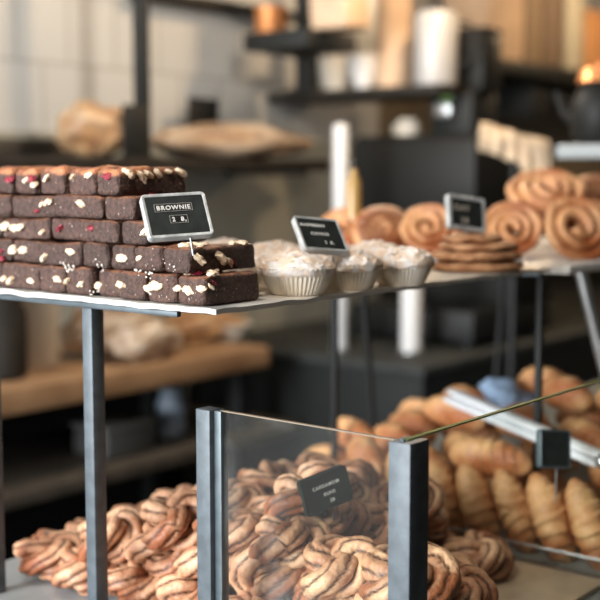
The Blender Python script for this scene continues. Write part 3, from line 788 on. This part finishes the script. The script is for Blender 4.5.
def roll_bm(seed, R=.066, turns=2.6, hgt=.034):
    bm = bmesh.new(); N = 120; pts = []
    for i in range(N + 1):
        u = i / N; th = u * turns * 2 * PI + seed
        r = .010 + (R - .024) * u
        pts.append(Vector((r * math.cos(th), r * math.sin(th), .006 * (1 - u) + .002 * math.sin(th * 2))))
    def sm(i, a): return .9 if abs(math.cos(a)) > .88 else 0.
    def rd(i):
        u = i / N
        return .0125 if u < .96 else .0125 * (1 - (u - .96) / .05)
    sweep(pts, rd, 16, bm, False, None, None, sm, (1.0, hgt / .0125 * .85), up=Vector((1, 0, 0)))
    for v in bm.verts: v.co += noise.noise_vector(v.co * 35 + Vector((seed * 5, 0, 0))) * .003
    return bm
RL = [to_mesh('spiral_roll', roll_bm(i * 1.9), M['roll']) for i in range(3)]
NR = [0]
def roll(px, py, d, label, tilt=.9, yaw=0., sc=1.):
    c = P(px, py, d=d)
    o = bpy.data.objects.new('spiral_roll', RL[NR[0] % 3]); NR[0] += 1; COL.objects.link(o)
    ax = (-FH * math.sin(tilt) + Vector((0, 0, math.cos(tilt))) + RR * yaw).normalized()
    q = ax.to_track_quat('Z', 'Y'); o.rotation_euler = q.to_euler(); o.location = c; o.scale = (sc, sc, sc)
    tag(o, label, 'pastry', 'spiral rolls heaped on the rack'); return o
roll(346, 233, 2.30, 'brown spiral roll at the left end of the heap, behind the raspberry cookie sign', .75, -.3, .82)
roll(386, 232, 2.16, 'brown spiral roll in the bottom layer, second from the left end of the heap', 1.0, .1, .84)
roll(430, 231, 2.12, 'brown spiral roll in the bottom layer, left of the cookie sign', .9, -.2, .84)
roll(513, 233, 2.08, 'brown spiral roll behind the right edge of the cookie stack', 1.1, -.1, .82)
roll(472, 230, 2.22, 'brown spiral roll hidden mostly behind the cookie sign', .9, .1, .82)
roll(574, 229, 2.06, 'spiral roll with dark centre at the front right corner of the rack', 1.2, .15, .96)
roll(548, 201, 2.24, 'large golden spiral roll on top of the heap', .55, .0, 1.12)
roll(604, 199, 2.36, 'reddish brown spiral roll at the right edge of the photo, behind the top roll', .8, .2, 1.0)
roll(622, 232, 2.15, 'brown spiral roll in the bottom layer at the right edge of the photo', 1.0, -.3, .95)
roll(540, 214, 2.42, 'brown spiral roll behind the large golden top roll', .7, -.3, 1.0)

# ------------------------------------------------------------------ workbench with loaves
BZ = 1.0; BY0, BY1 = 2.27, 2.78
bxl = .9; bxr = P(270, 348, y=BY0).x
wb = thing('workbench', 'oak topped workbench with a dark lower shelf along the back wall', 'workbench', (bxl, BY0, 0))
obj('top', box(0, bxr - bxl, 0, BY1 - BY0, BZ - .062, BZ, .006), M['plank'], wb)
obj('lower_shelf', box(0, 2.805 - bxl, .0, BY1 - BY0, .715, .748, .002), M['shelfwood'], wb)
obj('back_board', box(0, 2.805 - bxl, BY1 - BY0 - .02, BY1 - BY0, .05, BZ - .062), M['black'], wb)
for lx in (.02, bxr - bxl - .07):
    for ly in (.06, BY1 - BY0 - .075): obj('leg', box(lx, lx + .05, ly, ly + .05, 0, BZ - .062, .002), M['black'], wb)
def loaf(px0, px1, pytop, yb, label, m, z=BZ, dep=.075, seed=1.):
    a = P(px0, 330, y=yb); b = P(px1, 330, y=yb); d = ((a + b) / 2 - CAM).dot(FH); c = (a + b) / 2
    top = P((px0 + px1) / 2, pytop, y=yb).z; h = top - z
    bm = blob(0, 0, h * .5, abs(b.x - a.x) / 2, dep, h * .5, .22, 7, 4, seed=seed, seam=.25)
    for q in bm.verts:
        if q.co.z < .006: q.co.z = max(0, q.co.z * .2)
    o = obj('bread_loaf', bm, m, None, loc=(c.x, yb, z)); tag(o, label, 'bread', 'loaves around the workbench'); return o
loaf(66, 152, 303, 2.50, 'large floured loaf on the oak workbench, behind the thin rack leg', M['loaf'], seed=2., dep=.10)
loaf(154, 238, 312, 2.53, 'dark crusted loaf near the right end of the oak workbench', M['loaf2'], seed=6., dep=.09)
loaf(112, 176, 322, 2.355, 'small floured loaf in front of the others on the oak workbench', M['loaf'], seed=9., dep=.06)
c = P(33, 360, y=2.5); t = thing('storage_tub', 'tall white tub on the workbench, left of the loaves', 'tub', (c.x, 2.5, BZ))
obj('tub', lathe([(.058, 0), (.066, .01), (.072, .22), (.074, .225)], 32), M['crock'], t); obj('lid', lathe([(.077, .225), (.078, .235), (.07, .243)], 32), M['white'], t)
c = P(2, 360, y=2.42); t = thing('storage_jar', 'dark brown jar on the workbench at the left edge', 'jar', (c.x, 2.42, BZ))
obj('jar', lathe([(.05, 0), (.062, .01), (.064, .16), (.05, .19), (.05, .21)], 32), M['brown_dark'], t); obj('lid', lathe([(.054, .21), (.054, .23), (.04, .236)], 32), M['copper'], t)
c = P(247, 342, y=2.42); t = thing('bowl', 'small white bowl at the right end of the oak workbench', 'bowl', (c.x - .03, 2.45, BZ))
obj('bowl', lathe([(.03, 0), (.032, .006), (.058, .045), (.060, .05), (.055, .047), (.02, .012)], 32), M['crock'], t)
c = P(120, 445, y=2.4); t = thing('plastic_box', 'pale grey box on the dark shelf under the workbench', 'box', (c.x, 2.42, .748))
obj('box', box(-.09, .09, -.07, .07, 0, .075, .012), mat('grey plastic', (.07, .07, .066), .5), t); obj('lid', box(-.094, .094, -.074, .074, .075, .087, .004), mat('grey lid', (.12, .12, .11), .5), t)
c = P(171, 428, y=2.45); t = thing('jug', 'small pale blue jug on the dark shelf under the workbench', 'jug', (c.x, 2.45, .748))
obj('body', lathe([(.035, 0), (.045, .02), (.042, .09), (.03, .12), (.034, .14)], 28), mat('blue enamel', (.34, .42, .52), .4), t)
obj('handle', sweep([Vector((.03, 0, .12)), Vector((.065, 0, .11)), Vector((.07, 0, .07)), Vector((.042, 0, .04))], .006, 10), M['white'], t)

# ------------------------------------------------------------------ bread shelf on the wall
bs = P(330, 157, y=2.42)
HZ = 1.548
sh = thing('bread_shelf', 'long dark wall shelf carrying the background breads', 'shelf', (.8, 2.42, HZ))
obj('board', box(0, bs.x - .8, 0, .364, -.035, 0, .003), M['brown_dark'], sh)
obj('upstand', box(0, P(72, 150, y=2.76).x - .8, .33, .345, 0, .055, .002), M['shelfwood'], sh)
for kx in (.9, 1.5, bs.x - .9): obj('bracket', box(kx - .012, kx + .012, .02, .364, -.05, -.035, .002), M['black'], sh)
def shelf_loaf(px0, px1, pytop, yb, label, m, dep, seed):
    return loaf(px0, px1, pytop, yb, label, m, HZ, dep, seed)
def along(px, y): return P(px, 140, y=y).x
a = along(70, 2.55); b = along(122, 2.55)
o = shelf_loaf(69, 124, 103, 2.58, 'floury broken loaf on the wall shelf, left of the upright black sign', M['loaf2'], .10, 3.)
shelf_loaf(156, 306, 124, 2.58, 'very long pale loaf lying on the wall shelf under the small square sign', M['loaf'], .085, 5.)
def easel_sign(px0, px1, py0, py1, y, z, label):
    a = P(px0, py1, y=y); b = P(px1, py1, y=y); top = P((px0 + px1) / 2, py0, y=y).z
    w = b.x - a.x
    t = thing('chalkboard', label, 'sign', ((a.x + b.x) / 2, y, z))
    obj('panel', box(-w / 2, w / 2, 0, .012, .0 if top - z > .14 else top - z - .085, top - z, .003), M['black_gloss'], t)
    obj('stand', box(-w * .3, w * .3, .012, .05, 0, .006), M['black'], t)
    if top - z <= .14 or True: obj('stem', box(-.006, .006, .012, .02, .0, (top - z) * .8), M['black'], t)
easel_sign(125, 150, 105, 158, 2.46, HZ, 'upright blank black sign on the wall shelf between two loaves')
easel_sign(190, 219, 98, 125, 2.70, HZ, 'small square black sign behind the very long loaf')

# uprights and rails on the back wall
def upright(px, y, z0, z1, w, label):
    c = P(px, 100, y=y); t = thing('shelf_upright', label, 'upright', (c.x, y, z0))
    obj('tube', box(-w / 2, w / 2, -w / 2, w / 2, 0, z1 - z0, .003), M['black'], t)
    obj('flange', box(-w, w, -w, w, 0, .006), M['black'], t); return t
upright(142, 2.52, HZ, ZC, .036, 'black square upright standing on the wall shelf, reaching to the ceiling')
a = P(150, -2, y=2.70)
wr = obj('wall_rail', box(a.x, 3.34, 2.70, 2.795, a.z, a.z + .03, .003), M['brown_dark'], None); tag(wr, 'thin dark rail high on the tiled wall', 'rail')

# ------------------------------------------------------------------ cross shelves over the coffee counter
sa = P(267, 93, y=2.78)
XA, ZA = sa.x, sa.z
ys = P(440, 86, x=XA).y
s1 = thing('cup_shelf', 'dark shelf with bowls and the silver canister, jutting from the back wall', 'shelf', (XA, ys, ZA))
obj('board', box(0, .30, 0, 2.78 - ys, -.03, 0, .003), M['brown_dark'], s1)
XH = 2.90
zt2 = P(300, 28, x=XH).z; yl = P(243, 41, x=XH).y; yr = P(357, 41, x=XH + .26).y
s2 = thing('hanging_shelf', 'thick black shelf carrying the copper pot and one kraft bag', 'shelf', (XH, yr, zt2))
obj('board', box(0, .26, 0, yl - yr, -.056, 0, .003), M['black'], s2)
uy = P(311, 60, x=XA + .05).y - yr
obj('bracket', box(.26, XA - XH - .001, uy - .02, uy + .02, -.05, -.012, .002), M['black'], s2)
cu = P(311, 60, x=XA + .05)
t = thing('shelf_upright', 'black square upright rising from the cup shelf left of the white bowls', 'upright', (XA + .03, cu.y, ZA))
obj('tube', box(-.03, .03, -.03, .03, 0, ZC - ZA, .003), M['black'], t); obj('flange', box(-.05, .05, -.045, .045, 0, .006), M['black'], t)
def on_x(name, label, cat, px, z, x, r, prof, m, parts=(), group=None):
    c = P(px, 60, x=x); t = thing(name, label, cat, (x, c.y, z), 0, group)
    obj(parts[0] if parts else 'body', lathe([(a * r, b) for a, b in prof], 32), m, t); return t
bowlp = [(.5, 0), (.55, .008), (.9, .07), (1, .12), (.95, .118), (.3, .02)]
on_x('bowl', 'white bowl on the dark shelf, right beside the black upright', 'bowl', 336, ZA, XA + .12, .075, bowlp, M['crock'], ('bowl',), 'white bowls on the cup shelf')
on_x('bowl', 'white bowl on the dark shelf, second from the black upright', 'bowl', 364, ZA, XA + .12, .055, bowlp, M['white'], ('bowl',), 'white bowls on the cup shelf')
t = on_x('paper_bag', 'tall peach paper bag on the dark shelf between the bowls and the canister', 'bag', 394, ZA, XA + .16, .062, [(1, 0), (1.02, .02), (1, .40), (.96, .44)], M['kraft'], ('bag',))
c = P(436, 60, x=XA + .10)
t = thing('canister', 'tall silver white canister with a dark lid at the end of the dark shelf', 'canister', (XA + .10, c.y, ZA))
hh = P(436, 12, x=XA + .10).z - ZA
obj('body', lathe([(.066, 0), (.070, .01), (.070, hh - .02), (.06, hh)], 40), mat('silver white metal', (.42, .41, .40), .45, .1), t)
obj('lid', lathe([(.03, hh), (.03, hh + .015), (.012, hh + .02), (.012, hh + .03)], 24), M['black'], t)
obj('handle', sweep([Vector((.02, -.07, hh * .85)), Vector((.03, -.11, hh * .8)), Vector((.03, -.11, hh * .35)), Vector((.02, -.07, hh * .25))], .007, 10), M['black'], t)
# on the upper shelf
t = on_x('saucepan', 'orange copper pot on the thick black shelf', 'pot', 271, zt2, XH + .10, .052, [(.9, 0), (1, .01), (1, .085), (1.04, .09), (.95, .088), (.9, .02)], M['copper'], ('pot',))
obj('handle', sweep([Vector((0, .06, .07)), Vector((0, .12, .085)), Vector((0, .19, .095))], .007, 10), M['brown_dark'], t)
def bag(px0, px1, z, x, hgt, label, m='kraft'):
    a = P(px0, 20, x=x).y; b = P(px1, 20, x=x).y
    t = thing('paper_bag', label, 'bag', (x, (a + b) / 2, z), 0, 'paper bags on the high shelves')
    w = abs(a - b) / 2
    bm = box(-.06, .06, -w, w, 0, hgt, .008); 
    bmesh.ops.subdivide_edges(bm, edges=[e for e in bm.edges if e.calc_length() > .03], cuts=5, use_grid_fill=True)
    for q in bm.verts:
        if q.co.z > .005: q.co += noise.noise_vector(q.co * 14 + Vector((px0, 0, 0))) * .010
    obj('bag', bm, M[m], t)
    obj('fold', box(-.045, .045, -w * .9, w * .9, hgt + .004, hgt + .03, .004), M[m], t)
bag(322, 358, zt2, XH + .12, .26, 'kraft paper bag on the thick black shelf, right of the copper pot')


# ------------------------------------------------------------------ coffee counter, end face towards us
KX = 2.83; ky0 = P(424, 368, x=KX).y; KZ = P(424, 368, x=KX).z
kc = thing('coffee_counter', 'dark steel coffee counter with a pale top edge, standing behind the case', 'counter', (KX, ky0, 0))
obj('cabinet', box(.008, 2.6, .008, 2.76 - ky0, 0, KZ - .028, .004), M['darksteel'], kc)
obj('worktop', box(0, 2.62, 0, 2.77 - ky0, KZ - .028, KZ, .004), mat('worn steel top', (.035, .038, .036), .6, 0, var=.3, scale=10, spec=.25), kc)
obj('kick_plate', box(-.002, .008, .03, 2.70 - ky0, .0, .09), M['black'], kc)
def white_post(px, ptop, pbot, w, label, d0):
    b = P(px, pbot, z=KZ); d = (b - CAM).dot(FH)
    top = P(px, ptop, d=d).z - KZ; r = w * d / FPX / 2
    t = thing('white_post', label, 'post', (b.x, b.y, KZ))
    obj('tube', lathe([(r * .8, 0), (r, .006), (r, top - .01), (r * .8, top)], 28), M['white'], t)
    obj('base_ring', lathe([(r * 1.25, 0), (r * 1.25, .008), (r, .01)], 28), M['steel'], t)
white_post(340, 124, 350, 15, 'tall white post on the coffee counter, seen above and below the cake tray', 3)
white_post(411, 262, 352, 21, 'short white post on the coffee counter, seen only below the cake tray', 3)
c = P(354, 205, d=2.30)
t = thing('syrup_bottle', 'small amber bottle on the pastry rack, just right of the tall white post', 'bottle', (c.x, c.y, SZ))
obj('bottle', lathe([(.014, 0), (.0145, .01), (.0145, .13), (.008, .145), (.007, .155)], 28), M['amber'], t); obj('cap', lathe([(.008, .155), (.008, .168), (.005, .17)], 20), M['black'], t)

# espresso machine and grinder (blurred dark group)
def boxes(name, lst, m, parent):
    for b in lst: obj(name, box(*b), M[m], parent)
c = P(452, 260, d=4.05)
em = thing('espresso_machine', 'black espresso machine on the coffee counter behind the spiral rolls', 'coffee machine', (c.x, c.y, KZ))
obj('base', box(-.26, .26, -.24, .24, .02, .12, .012), M['black'], em)
obj('back_body', box(-.02, .26, -.24, .24, .12, .42, .012), M['black_gloss'], em)
obj('head', box(-.26, .26, -.24, .24, .42, .66, .02), M['black_gloss'], em)
for yy in (-.12, .1):
    g = obj('group_head', lathe([(.036, .345), (.036, .40), (.045, .42)], 24), M['steel'], em, loc=(-.14, yy, 0))
    obj('portafilter', sweep([Vector((0, 0, .345)), Vector((-.06, -.01, .34)), Vector((-.17, -.02, .325))], lambda i: [.03, .014, .016][i], 14), M['black'], g)
obj('steam_wand', sweep([Vector((-.24, .20, .43)), Vector((-.29, .20, .36)), Vector((-.27, .18, .18))], .007, 10), M['steel'], em)
obj('cup_rail', sweep([Vector((-.24, -.22, .664)), Vector((-.24, .22, .664))], .006, 8), M['black'], em)
for sx in (-.22, .22):
    for sy in (-.2, .2): obj('foot', lathe([(.02, 0), (.02, .02)], 16), M['black'], em, loc=(sx, sy, 0))
EMT = KZ + .661
gc = P(462, 130, d=4.05)
gr = thing('coffee_grinder', 'black coffee grinder with square hopper beside the silver canister', 'coffee grinder', (gc.x, gc.y, EMT))
gz1 = P(477, 34, d=4.05).z - EMT; gzm = P(470, 92, d=4.05).z - EMT
obj('body', box(-.08, .09, -.085, .075, 0, gzm, .01), M['black'], gr)
hp = obj('hopper', box(-.05, .075, -.105, .01, gzm, gz1, .008), M['black_gloss'], gr)
obj('hopper_lid', box(-.052, .077, -.107, .012, gz1, gz1 + .012, .003), M['black'], hp)
obj('spout', box(-.13, -.08, -.03, .03, gzm * .45, gzm * .75, .006), M['steel'], gr)
obj('dial', blob(-.083, .01, gzm * .86, .008, .022, .022), M['green'], gr)
for (px, py, lab) in ((408, 133, 'upturned warm cream cup on the espresso machine, left of the grinder'),):
    c = P(px, py, d=4.0); t = thing('cup', lab, 'cup', (c.x, c.y, EMT))
    obj('cup', lathe([(.036, 0), (.042, .01), (.040, .05), (.026, .066)], 28), M['crock'], t)
    obj('handle', sweep([Vector((0, .038, .02)), Vector((0, .058, .024)), Vector((0, .056, .046)), Vector((0, .034, .05))], .004, 8), M['crock'], t)

# linen towel draped over a steam pipe, right of the machine
c = P(515, 150, d=3.3)
rl = thing('towel_stand', 'tall dark towel stand right of the grinder, behind the spiral rolls', 'stand', (c.x, c.y, 0))
tz = P(515, 128, d=3.3).z
obj('post', box(-.009, .009, -.009, .009, 0, tz - .012, .003), M['black'], rl)
obj('bar', sweep([RR * -.085 + Vector((0, 0, tz - .012)), RR * .085 + Vector((0, 0, tz - .065))], .010, 10), M['black'], rl)
obj('base', box(-.12, .12, -.12, .12, 0, .015, .004), M['black'], rl)
bm = bmesh.new(); nu, nv = 26, 30; grid = []
for i in range(nu + 1):
    row = []
    for j in range(nv + 1):
        u = i / nu - .5; s_ = (j / nv - .5) * 2
        drop = abs(s_) ** 1.6 * (.07 + .11 * (u + .5) ** 3)
        p = RR * (u * .19) + FH * (s_ * .035 + .006 * math.sin(u * 30) * abs(s_)) + Vector((0, 0, tz + .012 - drop - (u + .5) * .052))
        row.append(bm.verts.new(p + noise.noise_vector(p * 22) * .006))
    grid.append(row)
for i in range(nu):
    for j in range(nv): bm.faces.new((grid[i][j], grid[i + 1][j], grid[i + 1][j + 1], grid[i][j + 1]))
ex = bmesh.ops.extrude_face_region(bm, geom=bm.faces[:])
for q in ex['geom']:
    if isinstance(q, bmesh.types.BMVert): q.co.z += .006
tw = obj('towel', bm, M['linen'], None, loc=(c.x, c.y, 0)); tag(tw, 'beige linen towel hung over the dark stand behind the spiral rolls', 'towel')

# right wall shelf with boxes
w0 = P(492, 54, y=2.5); w1 = P(640, 54, y=2.5)
RZ = w0.z - .02
XE = 6.9
rs = thing('box_shelf', 'dark wall shelf with boxes at the upper right', 'shelf', (w0.x - .1, 2.45, RZ))
obj('board', box(0, XE - w0.x, 0, .335, -.06, 0, .004), M['black'], rs)
for px in (540,): obj('bracket', box(P(533, 80, y=2.5).x - w0.x + .1, P(549, 80, y=2.5).x - w0.x + .1, .05, .30, -.22, -.06, .004), M['black'], rs)
def shelf_box(px0, px1, ptop, label, m, name='carton', cat='box'):
    a, b = P(px0, 20, y=2.52).x, P(px1, 20, y=2.52).x; top = P((px0 + px1) / 2, ptop, y=2.52).z - RZ
    t = thing(name, label, cat, ((a + b) / 2, 2.52, RZ), 0, 'boxes on the upper right shelf')
    w = (b - a) / 2
    obj('body', box(-w, w, 0, .22, 0, top - .03, .006), m, t); obj('lid', box(-w - .004, w + .004, -.005, .225, top - .03, top, .004), m, t)
shelf_box(489, 524, -25, 'peach box at the left end of the upper right shelf', M['kraft'])
shelf_box(526, 543, -20, 'dim brown box beside the peach box on the upper right shelf', mat('brown card', (.22, .15, .09), .8))
shelf_box(544, 563, -15, 'dark brown box in the middle of the upper right shelf', mat('dark card', (.15, .10, .065), .8))
shelf_box(567, 584, -15, 'tall pale grey box on the upper right shelf', mat('pale card', (.42, .38, .29), .8))
shelf_box(588, 612, 12, 'orange box on the upper right shelf at the edge of the photo', mat('orange card', (.50, .24, .09), .7))

# high tray and kettle at right
tp = P(556, 151, d=2.9)
ts = thing('high_tray', 'pale grey tray on a dark stand at the right edge, above the spiral rolls', 'tray', (tp.x, tp.y, tp.z), 0)
obj('tray', box(-.12, .16, -.36, -.06, -.02, .012, .005), mat('pale grey enamel', (.30, .33, .34), .4), ts)
kk = P(603, 110, x=tp.x + .02)
kt = thing('kettle', 'black kettle with orange lid on the pale tray at the right edge', 'kettle', (tp.x + .02, kk.y, tp.z + .012))
obj('body', lathe([(.055, 0), (.072, .02), (.075, .10), (.05, .145), (.04, .15)], 32), M['black_gloss'], kt)
obj('lid', lathe([(.062, .147), (.055, .175), (.02, .186), (.012, .20)], 28), M['copper'], kt)
obj('spout', sweep([Vector((0, .06, .05)), Vector((0, .10, .08)), Vector((0, .12, .13))], lambda i: [.016, .012, .008][i], 12), M['black_gloss'], kt)
obj('handle', sweep([Vector((0, -.06, .12)), Vector((0, -.12, .13)), Vector((0, -.13, .07)), Vector((0, -.07, .03))], .008, 10), M['black'], kt)
# its stand reaches the counter
obj('stand', box(.0, .06, -.20, -.14, CZ - tp.z, -.02, .003), M['black'], ts)
obj('foot', box(-.06, .12, -.24, -.10, CZ - tp.z, CZ - tp.z + .008, .002), M['black'], ts)

# ------------------------------------------------------------------ lamps and added fill lights
def area(name, loc_, rot, sx, sy, e, col):
    l = bpy.data.lights.new(name, 'AREA'); l.shape = 'RECTANGLE'; l.size = sx; l.size_y = sy; l.energy = e; l.color = col
    o = bpy.data.objects.new(name, l); o.location = loc_; o.rotation_euler = rot; COL.objects.link(o); return o
area('window_light', (XL + .03, (WY0 + WY1) / 2, (WZ0 + WZ1) / 2), (0, -PI / 2, 0), WZ1 - WZ0, WY1 - WY0, 200, (.93, .97, 1.))
def lamp(name, label, x, y, z, e, col, r=.06):
    l = bpy.data.lights.new(name, 'POINT'); l.energy = e; l.color = col; l.shadow_soft_size = r
    t = thing('pendant_lamp', label, 'lamp', (x, y, z))
    obj('shade', lathe([(.11, 0), (.112, .004), (.05, .12), (.02, .13), (.018, .12), (.047, .115), (.105, 0)], 32), M['black'], t)
    obj('cord', sweep([Vector((0, 0, .13)), Vector((0, 0, ZC - z))], .004, 8), M['black'], t)
    o = bpy.data.objects.new(name, l); o.location = (x, y, z - .05); COL.objects.link(o)
lamp('lamp', 'added black pendant lamp, out of view, brightening the muffins and brownies', (.55), .88, 2.40, 17, (1, .91, .79), .12)  # fill light added to lift the muffins and brownie fronts, no known source
lamp('lamp', 'added black pendant lamp, out of view, brightening the tiles and loaves', 2.3, 1.85, 2.12, 12, (1, .9, .78))  # invented lamp, put in to brighten the tiled wall, panel and loaves
lamp('lamp', 'black pendant lamp over the coffee counter, nearer the cup shelf', 3.0, 1.7, 2.5, 24, (1, .72, .44))
lamp('lamp', 'black pendant lamp over the coffee counter, nearer the box shelf', 5.0, 1.9, 2.45, 17, (1, .72, .44))
W = bpy.data.worlds.new('World'); S.world = W; W.use_nodes = True
W.node_tree.nodes['Background'].inputs[0].default_value = (.75, .85, 1, 1); W.node_tree.nodes['Background'].inputs[1].default_value = .6

# ------------------------------------------------------------------ camera
cd = bpy.data.cameras.new('camera'); cd.sensor_fit = 'HORIZONTAL'; cd.sensor_width = 24; cd.sensor_height = 24; cd.lens = 48; cd.clip_start = .05
cam = bpy.data.objects.new('camera', cd); COL.objects.link(cam)
cam.location = CAM; cam.rotation_euler = (PI / 2 - PITCH, 0, TH - PI / 2)
cd.dof.use_dof = True; cd.dof.focus_distance = 1.29; cd.dof.aperture_fstop = 2.25
S.camera = cam
S.view_settings.view_transform = 'Standard'; S.view_settings.look = 'None'; S.view_settings.gamma = 1; S.view_settings.use_curve_mapping = False
S.view_settings.exposure = 0.83
